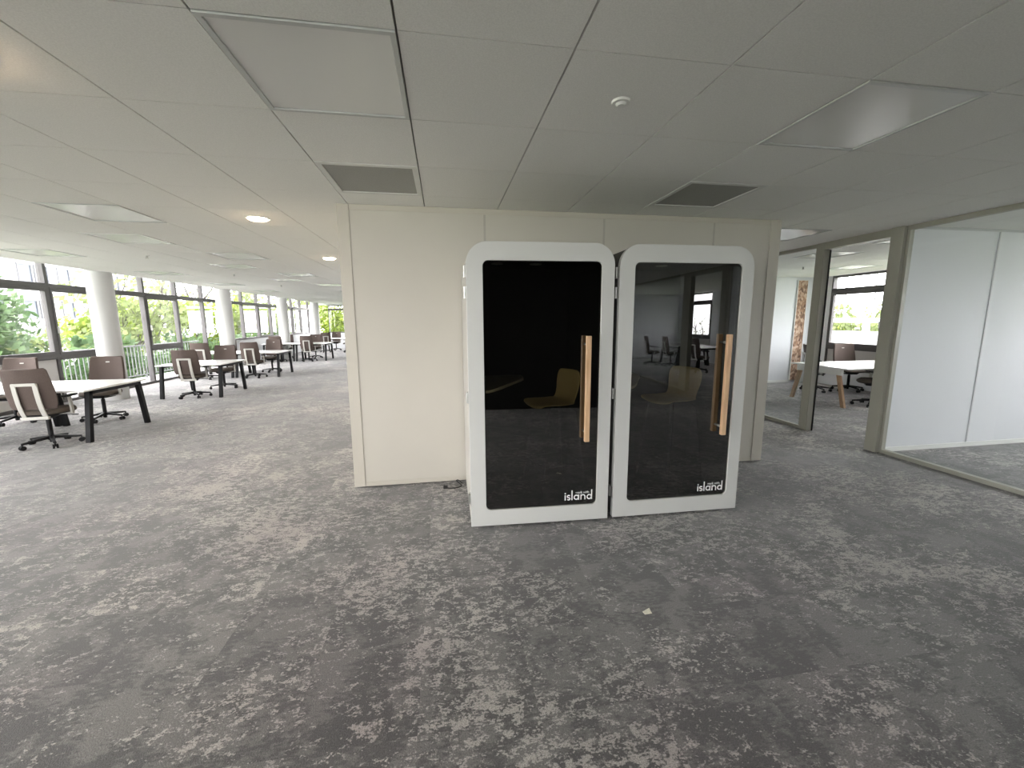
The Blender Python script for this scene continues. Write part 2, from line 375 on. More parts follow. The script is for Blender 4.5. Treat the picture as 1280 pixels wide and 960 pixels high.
# core wall behind the booths
WX0, WX1, WY = -0.905, 3.588, 4.076
struct(MB().box(WX0, WX1, WY, 8.6, 0.012, CEIL-0.001), 'wall_core', 'wall')
bm = MB()
for a, b in ((WX0-0.002, WX0+0.10), (WX1-0.125, WX1+0.002)): bm.box(a, b, WY-0.008, WY-0.0005, 0.012, CEIL-0.001)
struct(bm, 'trim_5', 'wall_trim', bevel=0.002)
bm = MB()
bm.box(WX0+0.104, WX1-0.129, WY-0.005, WY-0.0005, 0.012, 0.055); bm.box(WX0+0.104, WX1-0.129, WY-0.005, WY-0.0005, CEIL-0.05, CEIL-0.001)
struct(bm, 'baseboard_core', 'wall_trim', bevel=0.002)
bm = MB()
for x in (0.416, 1.606, 2.808): bm.box(x-0.010, x+0.010, WY-0.0045, WY-0.0005, 0.058, CEIL-0.053)
struct(bm, 'trim_6', 'wall_joint', bevel=0.0015)

# walls behind the camera and at the far end
struct(MB().box(5.21, X_R+0.15, Y_B-0.15, Y_B, 0.001, 3.2), 'wall_office_end', 'white_wall')
struct(MB().box(0.0, 5.20, -7.15, -7.0, 0.001, CEIL-0.001), 'wall_back', 'white_wall')
struct(MB().box(0.15, 2.7, -2.6, -1.35, 0.001, CEIL-0.001), 'wall_kitchen_core', 'charcoal')
FE = Y_F
bm = MB(); bm.box(X_L-0.1, WX1, FE, FE+0.2, -0.02, 0.95); bm.box(X_L-0.1, WX1, FE, FE+0.2, 2.62, 3.2); bm.box(-1.0, WX1, FE, FE+0.2, 0.95, 2.62)
struct(bm, 'wall_far', 'white_wall')
struct(MB().box(-1.0, WX0+0.2, 8.6, FE, 0.0, CEIL-0.001), 'wall_inner', 'white_wall')

# ------------------------------------------------------------------ window walls
MOD = 1.373
win_n = [0]
def window_bay(axis, pos, out, a0, a1, z0, z1, transoms, panel=None, heavy=False):
    """one glazed bay; axis 'x' -> plane x=pos running along y; out = +1/-1 outward direction"""
    win_n[0] += 1
    root = sgroup('window_%d' % win_n[0])
    fr, gl = MB(), MB()
    def bx(m, u0, u1, d0, d1, za, zb):
        d0, d1 = sorted((pos+out*d0, pos+out*d1))
        if axis == 'x': m.box(d0, d1, u0, u1, za, zb)
        else: m.box(u0, u1, d0, d1, za, zb)
    h = 0.035
    bx(fr, a0, a0+h, 0, 0.12, z0, z1); bx(fr, a1-h, a1, 0, 0.12, z0, z1)
    bx(fr, a0+h, a1-h, 0, 0.12, z0, z0+0.06); bx(fr, a0+h, a1-h, 0, 0.12, z1-0.05, z1)
    zs = [z0+0.06]
    for t, th in transoms:
        bx(fr, a0+h, a1-h, 0.0, 0.12, t-th, t+0.02); bx(fr, a0+h, a1-h, -0.015, 0.0, t-th+0.015, t-th+0.045)
        zs += [t-th, t+0.02]
    zs.append(z1-0.05)
    f = fr.build('frame', 'alu_dark', root, bevel=0.004)
    for i in range(0, len(zs), 2):
        if panel and i == 0:
            q = MB(); bx(q, a0+h, a1-h, 0.035, 0.07, zs[i], zs[i+1]); q.build('spandrel_panel', 'spandrel', root)
        else:
            q = MB(); bx(q, a0+h, a1-h, 0.055, 0.063, zs[i], zs[i+1]); q.build('pane', 'win_glass', root)
    if heavy:                                           # opening sash with a handle
        q = MB(); lo, hi = zs[-4] if len(zs) > 4 else zs[0], zs[-3]
        for u0, u1 in ((a0+h, a0+h+0.05), (a1-h-0.05, a1-h)): bx(q, u0, u1, -0.012, 0.035, lo, hi)
        bx(q, a0+h+0.05, a1-h-0.05, -0.012, 0.035, hi-0.05, hi); bx(q, a0+h+0.05, a1-h-0.05, -0.012, 0.035, lo, lo+0.05)
        q.build('sash', 'alu_dark', root, bevel=0.003)
        q = MB(); u = a0+h+0.015; bx(q, u, u+0.022, -0.055, -0.012, 1.42, 1.56); q.build('handle', 'plastic_white', root, bevel=0.004)
    return root
UP = (2.40, 0.09)
m0 = 9.86
for i in range(-15, 13):
    a0 = m0+i*MOD; a1 = a0+MOD
    if a0 < Y_B+0.1: a0 = Y_B+0.02
    if a1 > Y_F-0.3: a1 = Y_F-0.02
    if a0 >= Y_F-0.3 or a1 < Y_B+0.2: continue
    if i in (-15, -14, -11, -8, -7, -4, -3, -1): window_bay('x', X_L, -1, a0, a1, 0.0, 3.0, [(0.99, 0.09), UP], panel=True, heavy=(i == -1))
    elif i <= 4:
        window_bay('x', X_L, -1, a0, a1, 0.0, 3.0, [(0.97, 0.09), UP] if i in (0, 2, -2, -5) else [UP], heavy=(i in (0, 2)))
    else: window_bay('x', X_L, -1, a0, a1, 0.95, 3.0, [UP], heavy=(i in (7, 10)))
struct(MB().box(X_L-0.12, X_L+0.02, m0+5*MOD+0.01, Y_F, -0.01, 0.945), 'wall_left', 'white_wall')
for i, (a, b) in enumerate(((-6.9, -5.4), (-5.4, -3.9), (-3.9, -2.45), (-2.45, -1.0))):
    window_bay('y', FE, 1, a, b, 0.95, 2.62, [UP])
for a in range(6): window_bay('y', -7.0, -1, -7.78+a*1.296, -7.78+(a+1)*1.296, 0.001, CEIL-0.001, [(0.97, 0.09)])  # unseen glazing behind the camera, added to brighten the near room
# right facade
struct(MB().box(X_R, X_R+0.15, Y_B, 9.35, -0.01, 0.40), 'wall_right', 'white_wall')
bm = MB()
RW = [(-10.2, -8.55), (-6.4, -5.1), (-5.05, -3.75), (-1.2, -0.3), (-0.25, 1.05), (1.1, 2.4), (2.45, 3.75), (5.05, 6.3), (6.35, 7.62), (7.66, 9.0)]  # bays beside the camera are unseen, extended to let in more daylight
ys = [Y_B]+[v for p in RW for v in p]+[9.35]
for a, b in zip(ys[::2], ys[1::2]):
    if b-a > 0.01: bm.box(X_R, X_R+0.15, a+0.001, b-0.001, 0.401, CEIL-0.001)
struct(bm, 'wall_right_piers', 'white_wall')
for n, (a, b) in enumerate(RW): window_bay('x', X_R, 1, a, b, 0.402, CEIL-0.002, [(0.98, 0.09), (2.34, 0.09)], panel=True, heavy=True)
struct(MB().box(4.2, X_R+0.15, 9.35, 9.5, 0, CEIL-0.001), 'wall_far_right', 'white_wall')
struct(MB().box(WX1+0.001, 4.2, 9.3, 9.5, 0, CEIL-0.001), 'wall_corridor', 'white_wall')
struct(MB().box(8.86, 9.13, 9.32, 9.3495, 0.06, 2.585), 'trim_7', 'osb')
bm = MB(); bm.box(8.845, 8.859, 9.315, 9.3495, 0.06, 2.6); bm.box(9.131, 9.145, 9.315, 9.3495, 0.06, 2.6); bm.box(8.86, 9.13, 9.315, 9.3495, 2.586, 2.6)
struct(bm, 'trim_8', 'plastic_white')
struct(MB().box(5.35, 8.84, 9.33, 9.3495, 0, 0.06), 'baseboard_far_right', 'plastic_white')

# columns along the windows (round, white)
for i, (x, y) in enumerate(((-7.02, 10.07), (-6.95, 14.85), (-6.95, 19.8), (-6.95, 24.5), (-7.02, 5.3), (-7.02, 0.5), (-7.02, -4.3))):
    o = MB().cyl((x, y, 0), (x, y, 3.0), 0.215, n=48).build('column', 'column', smooth=True)
    tag(o, ['large round white column beside the desks nearest the camera', 'round white column behind the second row of desks, second from the left',
            'round white column between the third and fourth window groups', 'most distant round white column near the corner of the room',
            'round white column just outside the left of the view', 'round white column beside the camera', 'round white column behind the camera'][i], 'column', 'round white columns along the windows')

# ------------------------------------------------------------------ glazed office partition on the right
PX = 5.273
def mull(name, y0, y1, x0=PX-0.05, x1=PX+0.05, z0=0, z1=CEIL-0.001): return struct(MB().box(x0, x1, y0, y1, z0, z1), name, 'alu_light', bevel=0.003)
struct(MB().box(5.20, X_R-0.001, 4.11, 4.225, 0, CEIL-0.001), 'wall_office', 'white_wall')
mull('trim_9', 4.10, 4.24, PX-0.075, PX+0.05)                                        # end post
bm = MB(); bm.box(PX+0.06, X_R-0.02, 4.095, 4.109, 0.0, 0.055); struct(bm, 'baseboard_office', 'plastic_white')
bm = MB(); bm.box(6.572, 6.590, 4.1035, 4.1095, 0.057, CEIL-0.03); bm.box(7.9, 7.918, 4.1035, 4.1095, 0.057, CEIL-0.03); bm.box(PX+0.1, X_R-0.05, 4.1035, 4.1095, CEIL-0.028, CEIL-0.002)
struct(bm, 'trim_10', 'office_joint')
mull('trim_11', 5.12, 5.24)                                                            # post between door opening and glass
struct(MB().box(PX+0.036, PX+0.049, 5.105, 5.119, 0, 2.57), 'trim_12', 'rubber')
mull('trim_13', 4.241, 5.119, z0=2.575)                                              # head of the doorway
def glass_run(n, y0, y1, posts=()):
    root = sgroup('window_%d' % n)
    fr = MB(); fr.box(PX-0.03, PX+0.03, y0, y1, 0, 0.045); fr.box(PX-0.03, PX+0.03, y0, y1, CEIL-0.05, CEIL-0.001)
    fr.build('frame', 'alu_light', root, bevel=0.003)
    g = MB(); g.box(PX-0.005, PX+0.005, y0+0.001, y1-0.001, 0.046, CEIL-0.051); g.build('pane', 'part_glass', root)
    ed = MB()
    for yy in (y0, y1-0.03): ed.box(PX-0.028, PX+0.028, yy, yy+0.03, 0.046, CEIL-0.051)
    ed.build('edge_profile', 'alu_light', root)
glass_run(90, 5.242, 9.29)
glass_run(91, -1.42, 4.098)
mull('trim_14', -1.60, -1.422)
mull('trim_15', -2.698, -1.602, z0=2.575)
mull('trim_16', -3.0, -2.70)
glass_run(92, Y_B+0.01, -3.002)
struct(MB().box(5.35, X_R-0.001, -1.56, -1.44, 0, CEIL-0.001), 'wall_office_near', 'white_wall')

# ------------------------------------------------------------------ ceiling fittings
def ceiling_light(k, j):
    x0, x1, y0, y1 = GX+k*T+0.003, GX+(k+1)*T-0.003, GY+j*T+0.003, GY+(j+1)*T-0.003
    cx, cy = (x0+x1)/2, (y0+y1)/2
    lab = LIGHTS[k, j]
    r = thing('ceiling_light', lab, 'ceiling light', (cx, cy, CEIL), 0, 'square ceiling light panels')
    a, b = (x1-x0)/2, (y1-y0)/2
    MB().ring_prism([(-a, -b), (a, -b), (a, b), (-a, b)], [(-a+.022, -b+.022), (a-.022, -b+.022), (a-.022, b-.022), (-a+.022, b-.022)],
                    lambda u, v: (u, v, -0.006), lambda u, v: (u, v, 0.016)).build('frame', 'lumframe', r, bevel=0.002)
    MB().box(-a+.023, a-.023, -b+.023, b-.023, 0.001, 0.008).build('diffuser', 'lum', r)
for k, j in LIGHTS: ceiling_light(k, j)
def ceiling_vent(k, j):
    x0, x1, y0, y1 = GX+k*T+0.003, GX+(k+1)*T-0.003, GY+j*T+0.003, GY+(j+1)*T-0.003
    a, b = (x1-x0)/2, (y1-y0)/2
    r = thing('ceiling_vent', VENTS[k, j], 'vent', ((x0+x1)/2, (y0+y1)/2, CEIL), 0, 'ceiling air vents')
    pale = k < -2 or k > 8
    MB().ring_prism([(-a, -b), (a, -b), (a, b), (-a, b)], [(-a+.04, -b+.04), (a-.04, -b+.04), (a-.04, b-.04), (-a+.04, b-.04)],
                    lambda u, v: (u, v, -0.004), lambda u, v: (u, v, 0.016)).build('frame', 'tbar', r, bevel=0.002)
    MB().box(-a+.041, a-.041, -b+.041, b-.041, 0.002, 0.010).build('grille', 'lum' if pale else 'vent', r)
for k, j in VENTS: ceiling_vent(k, j)
dl = ['warm lit round downlight in the ceiling left of the booth wall', 'warm lit round downlight half hidden behind the left edge of the booth wall', 'warm downlight just beyond the left border, glowing onto the ceiling']
for i, (k, j) in enumerate(((-2, 4), (-2, 8), (-2, 0), (-2, 12), (-2, 16))):
    x, y = GX+(k+.5)*T, GY+(j+.5)*T
    r = thing('downlight', dl[i] if i < 3 else ('fourth warm downlight down the aisle, hidden behind the booth wall' if i == 3 else 'fifth and furthest warm downlight down the aisle, hidden behind the booth wall'), 'ceiling light', (x, y, CEIL), 0, 'round warm downlights')
    ring = []
    MB().ring_prism([(0.112*math.cos(2*PI*q/32), 0.112*math.sin(2*PI*q/32)) for q in range(32)], [(0.092*math.cos(2*PI*q/32), 0.092*math.sin(2*PI*q/32)) for q in range(32)],
                    lambda u, v: (u, v, -0.008), lambda u, v: (u, v, -0.0005)).build('trim_ring', 'lampring', r, smooth=True)
    MB().loft([[(rr*math.cos(2*PI*q/32), rr*math.sin(2*PI*q/32), z) for q in range(32)] for rr, z in ((0.091, -0.004), (0.082, -0.016), (0.05, -0.024), (0.01, -0.026))]).build('lens', 'lamp', r, smooth=True)
r = thing('smoke_detector', 'small round white detector in the ceiling in front of the booths', 'smoke detector', (0.878, 2.055, CEIL))
MB().cyl((0, 0, -0.010), (0, 0, -0.0005), 0.042, 0.046, n=32).build('base', 'plastic_white', r, smooth=True)
MB().cyl((0, 0, -0.021), (0, 0, -0.0105), 0.018, 0.026, n=24).build('sensor_head', 'plastic_white', r, smooth=True)
for i, (x, y) in enumerate(((-4.53, 7.5), (-4.46, 10.1), (-4.5, 12.9), (7.2, 7.5))):
    r = thing('sprinkler', ['small sprinkler head in the ceiling above the first desk row', 'small sprinkler head in the ceiling above the second desk row', 'small sprinkler head in the ceiling above the third desk row', 'small sprinkler head in the ceiling of the right office'][i], 'sprinkler', (x, y, CEIL), 0, 'ceiling sprinklers')
    MB().cyl((0, 0, -0.008), (0, 0, -0.0005), 0.035, n=20).build('escutcheon', 'plastic_white', r, smooth=True)
    MB().cyl((0, 0, -0.045), (0, 0, -0.0085), 0.012, n=12).cyl((0, 0, -0.05), (0, 0, -0.046), 0.022, n=12).build('nozzle', 'steel', r, smooth=True)

# ------------------------------------------------------------------ acoustic booths
BW, BH, BD = 1.110, 2.192, 0.985
def strokes(root, mb, s, x, z, xh, asc, wd, yoff):
    """geometric sans lettering drawn as thin raised strokes; returns advance"""
    def ribbon(pts, closed=False):
        n = len(pts); L_, R_ = [], []
        for i, p in enumerate(pts):
            a = pts[i-1] if (i > 0 or closed) else pts[i]; b = pts[(i+1) % n] if (i < n-1 or closed) else pts[i]
            dx, dz = b[0]-a[0], b[1]-a[1]; l = math.hypot(dx, dz) or 1; nx, nz = -dz/l*wd/2, dx/l*wd/2
            L_.append((p[0]+nx, p[1]+nz)); R_.append((p[0]-nx, p[1]-nz))
        bmv = mb.bm
        F = [[bmv.verts.new((q[0], yoff, q[1])) for q in L_], [bmv.verts.new((q[0], yoff, q[1])) for q in R_], [bmv.verts.new((q[0], yoff-0.0008, q[1])) for q in R_], [bmv.verts.new((q[0], yoff-0.0008, q[1])) for q in L_]]
        m = n if closed else n-1
        for i in range(m):
            j = (i+1) % n
            for a, b in ((0, 1), (1, 2), (2, 3), (3, 0)): bmv.faces.new((F[a][i], F[a][j], F[b][j], F[b][i]))
        if not closed: bmv.faces.new([F[a][0] for a in range(4)]); bmv.faces.new([F[a][-1] for a in (3, 2, 1, 0)])
    def arc(cx, cz, rx, rz, a0, a1, n=16): return [(cx+rx*math.cos(math.radians(a0+(a1-a0)*i/n)), cz+rz*math.sin(math.radians(a0+(a1-a0)*i/n))) for i in range(n+1)]
    r = xh/2; g = wd*0.95; h = wd/2
    for c in s:
        if c == ' ': x += xh*0.55; continue
        if c == 'i': ribbon([(x+h, z), (x+h, z+xh)]); ribbon([(x+h, z+xh+wd*0.9), (x+h, z+xh+wd*1.9)]); x += wd+g
        elif c == 'l': ribbon([(x+h, z), (x+h, z+asc)]); x += wd+g
        elif c == 't': ribbon([(x+r*.7, z), (x+r*.7, z+asc*.85)]); ribbon([(x, z+xh-h), (x+r*1.4, z+xh-h)]); x += r*1.4+g*.7
        elif c in 'ad':
            ribbon(arc(x+r, z+r, r-h, r-h, 0, 345, 24), True); ribbon([(x+2*r-h*.6, z), (x+2*r-h*.6, z+(asc if c == 'd' else xh))]); x += 2*r+h+g*.8
        elif c == 'o': ribbon(arc(x+r, z+r, r-h, r-h, 0, 345, 24), True); x += 2*r+g
        elif c in 'nh':
            ribbon([(x+h, z), (x+h, z+(asc if c == 'h' else xh))]); ribbon(arc(x+r*.95, z+xh-r*.85-h*.2, r*.95-h, r*.85-h*.5, 180, 0, 14)+[(x+1.9*r-h, z)]); x += 1.9*r+g
        elif c == 'r': ribbon([(x+h, z), (x+h, z+xh)]); ribbon(arc(x+r*.8, z+xh-r*.8, r*.75-h, r*.8-h, 180, 60, 8)); x += r*1.1+g*.5
        elif c == 's':
            q = xh/4
            ribbon(arc(x+r*.66, z+xh-q-h*.4, r*.62-h*.6, q-h*.3, 25, 270, 12)+arc(x+r*.66, z+q+h*.4, r*.62-h*.6, q-h*.3, 90, -155, 12)[1:]); x += r*1.3+g
        elif c == 'w':
            e = xh*1.25; ribbon([(x+h, z+xh), (x+e*.27, z+h), (x+e*.5, z+xh*.95), (x+e*.73, z+h), (x+e-h, z+xh)]); x += e+g*.5
        elif c == 'k': ribbon([(x+h, z), (x+h, z+asc)]); ribbon([(x+r*1.5, z+xh), (x+wd, z+xh*.42), (x+r*1.55, z)]); x += r*1.5+g
    return x
def booth(loc, rz, label, side, shear):
    R_ = thing('phone_booth', label, 'booth', loc, rz, 'white acoustic phone booths')
    # shell: outer profile minus cavity, front open
    outer = rrect(0.000, BW-0.006, 0.045, BH-0.010, (0.004, 0.004, 0.15, 0.15), 10)
    inner = rrect(0.062, BW-0.062, 0.10, BH-0.075, (0.004, 0.004, 0.05, 0.05), 10)
    tw = lambda u, y, v: (u+shear*(y-0.048), y, v)
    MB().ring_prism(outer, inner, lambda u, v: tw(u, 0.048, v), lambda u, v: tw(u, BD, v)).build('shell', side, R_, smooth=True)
    o2 = rrect(0.0625, BW-0.0625, 0.1005, BH-0.0755, (0.004, 0.004, 0.05, 0.05), 10)
    i2 = rrect(0.072, BW-0.072, 0.11, BH-0.085, (0.004, 0.004, 0.045, 0.045), 10)
    MB().ring_prism(o2, i2, lambda u, v: tw(u, 0.05, v), lambda u, v: tw(u, BD-0.05, v)).prism(o2, lambda u, v: tw(u, BD-0.0495, v), lambda u, v: tw(u, BD-0.02, v)).build('lining', 'felt', R_)
    MB().box(0.05, BW-0.05, 0.07, BD-0.04, 0.0, 0.0445).build('plinth', 'rubber', R_)
    # door: frame, glass, handles, lettering
    zb = 0.022
    of = rrect(0, BW, zb, BH, (0.004, 0.004, 0.158, 0.158), 12)
    gf = rrect(0.120, BW-0.098, 0.152, BH-0.132, (0.040, 0.040, 0.040, 0.040), 12)
    D = MB().ring_prism(of, gf, lambda u, v: (u, 0, v), lambda u, v: (u, 0.044, v)).build('door', 'booth_white', R_, smooth=True, bevel=0.002)
    g2 = rrect(0.1205, BW-0.0985, 0.1525, BH-0.1325, (0.040, 0.040, 0.040, 0.040), 12)
    MB().prism(g2, lambda u, v: (u, 0.012, v), lambda u, v: (u, 0.020, v)).build('glass', 'booth_glass', D)
    gk = rrect(0.128, BW-0.106, 0.160, BH-0.140, (0.034, 0.034, 0.034, 0.034), 12)
    MB().ring_prism(g2, gk, lambda u, v: (u, 0.0205, v), lambda u, v: (u, 0.043, v)).build('gasket', 'rubber', D)
    hx = 0.905
    MB().box(hx-0.019, hx+0.019, -0.062, -0.030, 0.695, 1.512).build('handle', 'beech', D, bevel=0.003, label='light wood outer pull handle')
    for hz in (0.76, 1.447): MB().cyl((hx, -0.031, hz), (hx, 0.0115, hz), 0.010).build('handle_standoff', 'steel', D, smooth=True)
    MB().box(hx-0.019, hx+0.019, 0.062, 0.094, 0.695, 1.512).build('handle', 'beech', D, bevel=0.003, label='light wood inner pull handle seen through the glass')
    for hz in (0.76, 1.447): MB().cyl((hx, 0.0205, hz), (hx, 0.063, hz), 0.010).build('handle_standoff', 'steel', D, smooth=True)
    k1 = 0.229/(strokes(D, MB(), 'island', 0, 0, 0.050, 0.080, 0.0105, 0)-0.010)
    t = MB(); strokes(D, t, 'island', 0.752, 0.192, 0.050*k1, 0.082, 0.0105*k1, 0.0115)
    k2 = 0.113/strokes(D, MB(), 'work with', 0, 0, 0.013, 0.020, 0.0028, 0)
    strokes(D, t, 'work with', 0.842, 0.192+0.050*k1+0.008, 0.013*k2, 0.020*k2, 0.0030*k2, 0.0115)
    t.build('lettering', 'letter', D, label='white lettering work with island')
    for k, z in enumerate((1.985, 1.835, 1.05, 0.235)):
        MB().cyl((-0.011, 0.047, z-0.042), (-0.011, 0.047, z+0.042), 0.0085, n=12).box(-0.006, -0.001, 0.005, 0.085, z-0.042, z+0.042).build('hinge', 'steel', R_, smooth=True)
        for dz in (-0.028, 0, 0.028):
            for dx in (0.028, 0.044): MB().cyl((dx, -0.0006, z+dz), (dx, 0.0005, z+dz), 0.0028, n=8).build('screw_cap', 'lumframe', D)
    # interior: wall table at the left, two ceiling spots
    prof = [(0.074, 0.058), (0.12, 0.056), (0.155, 0.066), (0.19, 0.095), (0.24, 0.17), (0.29, 0.255), (0.345, 0.365), (0.395, 0.46), (0.445, 0.55), (0.49, 0.63), (0.52, 0.70), (0.53, 0.78), (0.53, BD-0.052), (0.074, BD-0.052)]
    MB().prism(prof, lambda u, v: (u, v, 1.077), lambda u, v: (u, v, 1.10)).build('wall_table', 'table_wood', R_, bevel=0.003)
    for x in (0.27, 0.60): MB().cyl((x, 0.52, BH-0.092), (x, 0.52, BH-0.0852), 0.05, n=24).build('ceiling_spot', 'lumframe', R_, smooth=True)
    return R_
B1 = ((0.172, 3.057, 0), math.radians(-2.5)); B2 = ((1.327, 3.018, 0), math.radians(-1.15))
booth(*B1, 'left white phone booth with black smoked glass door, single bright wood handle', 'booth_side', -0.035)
booth(*B2, 'right white phone booth whose glass door reflects the glazed office', 'booth_dark', -0.012)

def stool(label, base, rz, off=(0.77, 0.52)):
    c, s = math.cos(rz), math.sin(rz)
    x = base[0]+off[0]*c-off[1]*s; y = base[1]+off[0]*s+off[1]*c
    r = thing('counter_stool', label, 'stool', (x, y, 0.1115), rz+PI/2+0.30, 'stools inside the phone booths')
    # local: +y is the way the sitter faces; after +90 deg it points to the booth table (-x)
    n = 14; SW = 0.20
    prof = [(0.21, 0.755), (0.205, 0.775), (0.12, 0.772), (0.0, 0.765), (-0.10, 0.77), (-0.155, 0.80), (-0.18, 0.86), (-0.195, 0.95), (-0.205, 1.03), (-0.21, 1.075)]
    rows = []
    for i, (yy, zz) in enumerate(prof):
        t = i/(len(prof)-1); wv = SW*(0.9 if i == 0 else (1.0 if i < 5 else (0.86 if i < 7 else (0.98 if i < 9 else 0.80))))
        row = []
        for k in range(n+1):
            u = -1+2*k/n; lift = 0.028*u*u if i < 5 else 0.0; fwd = 0.05*u*u if i >= 5 else 0
            row.append((u*wv, yy+fwd, zz+lift))
        rows.append(row)
    mb = MB(); V = [[mb.bm.verts.new(p) for p in row] for row in rows]
    for a in range(len(V)-1):
        for k in range(n): mb.bm.faces.new((V[a][k], V[a][k+1], V[a+1][k+1], V[a+1][k]))
    sh = mb.build('seat_shell', 'stool_shell', r, smooth=True)
    so = sh.modifiers.new('solid', 'SOLIDIFY'); so.thickness = 0.011
    sb = sh.modifiers.new('sub', 'SUBSURF'); sb.levels = 1; sb.render_levels = 2
    for sxn in (-1, 1):
        for sy in (-1, 1):
            MB().tube([(sxn*0.11, sy*0.10, 0.752), (sxn*0.15, sy*0.14, 0.72), (sxn*0.205, sy*0.215, 0.012)], 0.0065).build('leg', 'dark_metal', r, smooth=True)
    q = 0.26/0.72; X = 0.205-(0.055)*(0.25-0.012)/0.708; Y = 0.215-0.075*(0.25-0.012)/0.708
    MB().tube([(-X, Y, 0.25), (X, Y, 0.25), (X, -Y, 0.25), (-X, -Y, 0.25)], 0.005, closed=True).build('footrest', 'dark_metal', r, smooth=True)
stool('ochre shell stool on black wire legs seen dimly inside the left booth', *B1)
stool('ochre shell stool hidden behind the reflections of the right booth', *B2)

# power cord behind the left booth
r = thing('power_cord', 'black power cord and plug on the carpet left of the left booth', 'cord', (0, 0, 0))
pts = [(0.135, 3.99, 0.012), (0.14, 3.96, 0.02), (0.13, 3.93, 0.045), (0.10, 3.92, 0.075), (0.085, 3.94, 0.06), (0.13, 3.93, 0.018), (0.10, 3.90, 0.007), (0.04, 3.89, 0.007), (-0.005, 3.90, 0.010)]
def smooth_path(p, n=6):
    out = []
    for i in range(len(p)-1):
        p0, p1, p2, p3 = [Vector(p[max(0, min(len(p)-1, i+d))]) for d in (-1, 0, 1, 2)]
        for k in range(n):
            t = k/n; out.append(0.5*((2*p1)+(p2-p0)*t+(2*p0-5*p1+4*p2-p3)*t*t+(3*p1-p0-3*p2+p3)*t**3))
    out.append(Vector(p[-1])); return out
MB().tube(smooth_path(pts), 0.0045).build('cable', 'cord', r, smooth=True)
MB().cyl((-0.004, 3.90, 0.018), (-0.045, 3.905, 0.020), 0.015, 0.018, n=16).build('plug', 'cord', r, smooth=True, bevel=0.002)

# scrap of paper on the carpet
o = MB().hexa([(1.060, 1.956, 0.001), (1.064, 1.934, 0.001), (1.107, 1.936, 0.001), (1.110, 1.976, 0.001), (1.060, 1.956, 0.004), (1.064, 1.934, 0.005), (1.107, 1.936, 0.003), (1.110, 1.976, 0.006)]).build('paper_scrap', 'paper')
tag(o, 'tiny cream paper scrap lying on the carpet in front of the booths', 'paper')

# ------------------------------------------------------------------ desks
def leg_bar(a, b, wx, wy):
    a = Vector(a); b = Vector(b)
    f = lambda p: [(p.x-wx/2, p.y-wy/2, p.z), (p.x+wx/2, p.y-wy/2, p.z), (p.x+wx/2, p.y+wy/2, p.z), (p.x-wx/2, p.y+wy/2, p.z)]
    return f(b)+f(a)
def make_desk(label, loc, rz=0, w=1.25, d=1.20, leg='desk_black', wood=False):
    r = thing('desk', label, 'desk', loc, rz, 'white office desks')
    h = 0.73
    MB().box(-w/2, w/2, -d/2, d/2, h-0.025, h).build('tabletop', 'desk_top', r, bevel=0.003)
    for sx_ in (-1, 1):
        x = sx_*(w/2-0.05)
        if not wood:
            MB().box(x-0.03, x+0.03, -d/2+0.10, d/2-0.10, h-0.075, h-0.0255).build('cross_rail', leg, r, bevel=0.003)
        else:
            MB().box(x-0.03, x+0.03, -d/2+0.14, d/2-0.14, h-0.14, h-0.0255).build('cross_rail', 'plastic_white', r, bevel=0.003)
        for sy in (-1, 1):
            m = MB()
            if not wood: m.hexa(leg_bar((x, sy*(d/2-0.135), h-0.026), (x, sy*(d/2-0.03), 0.0), 0.06, 0.065)); m.build('leg', leg, r, bevel=0.003)
            else: m.hexa(leg_bar((x, sy*(d/2-0.20), h-0.141), (x, sy*(d/2-0.05), 0.0), 0.045, 0.075)); m.build('leg', 'oak', r, bevel=0.003)
    MB().box(-w/2+0.081, w/2-0.081, -0.05, 0.05, h-0.065, h-0.0255).build('long_rail', 'plastic_white' if wood else leg, r)
    return r
desk0 = make_desk('white desk on black splayed legs nearest the camera at left', (-5.43, 6.95, 0))
DESKS = [(-6.69, 6.95, 0, 'white desk at the left edge joined to the nearest desk'), (-5.43, 10.40, 0, 'white desk on black legs, second row from the camera'),
         (-5.50, 13.85, 0, 'white desk on black legs in third row, nearer the aisle'), (-6.76, 13.85, 0, 'white desk in third row, beside the windows'),
         (-5.50, 19.0, 0, 'white desk on black legs in fourth row, nearer the aisle'), (-6.76, 19.0, 0, 'white desk in fourth row with thick black riser under it'),
         (-5.85, 24.3, 0, 'most distant white desk near the far end window')]
for x, y, rz, l in DESKS: dup(desk0, (x, y, 0), rz, l)
d4 = [o for o in bpy.data.objects if o.get('label', '').startswith('white desk in fourth row')][0]
MB().box(-0.02, 0.15, -0.56, -0.42, 0.0, 0.70).build('cable_riser', 'desk_black', d4, bevel=0.004)
wd = make_desk('white desk on oak legs in the right office seen through the doorway', (8.30, 6.95, 0), 0, w=2.2, d=1.25, wood=True)

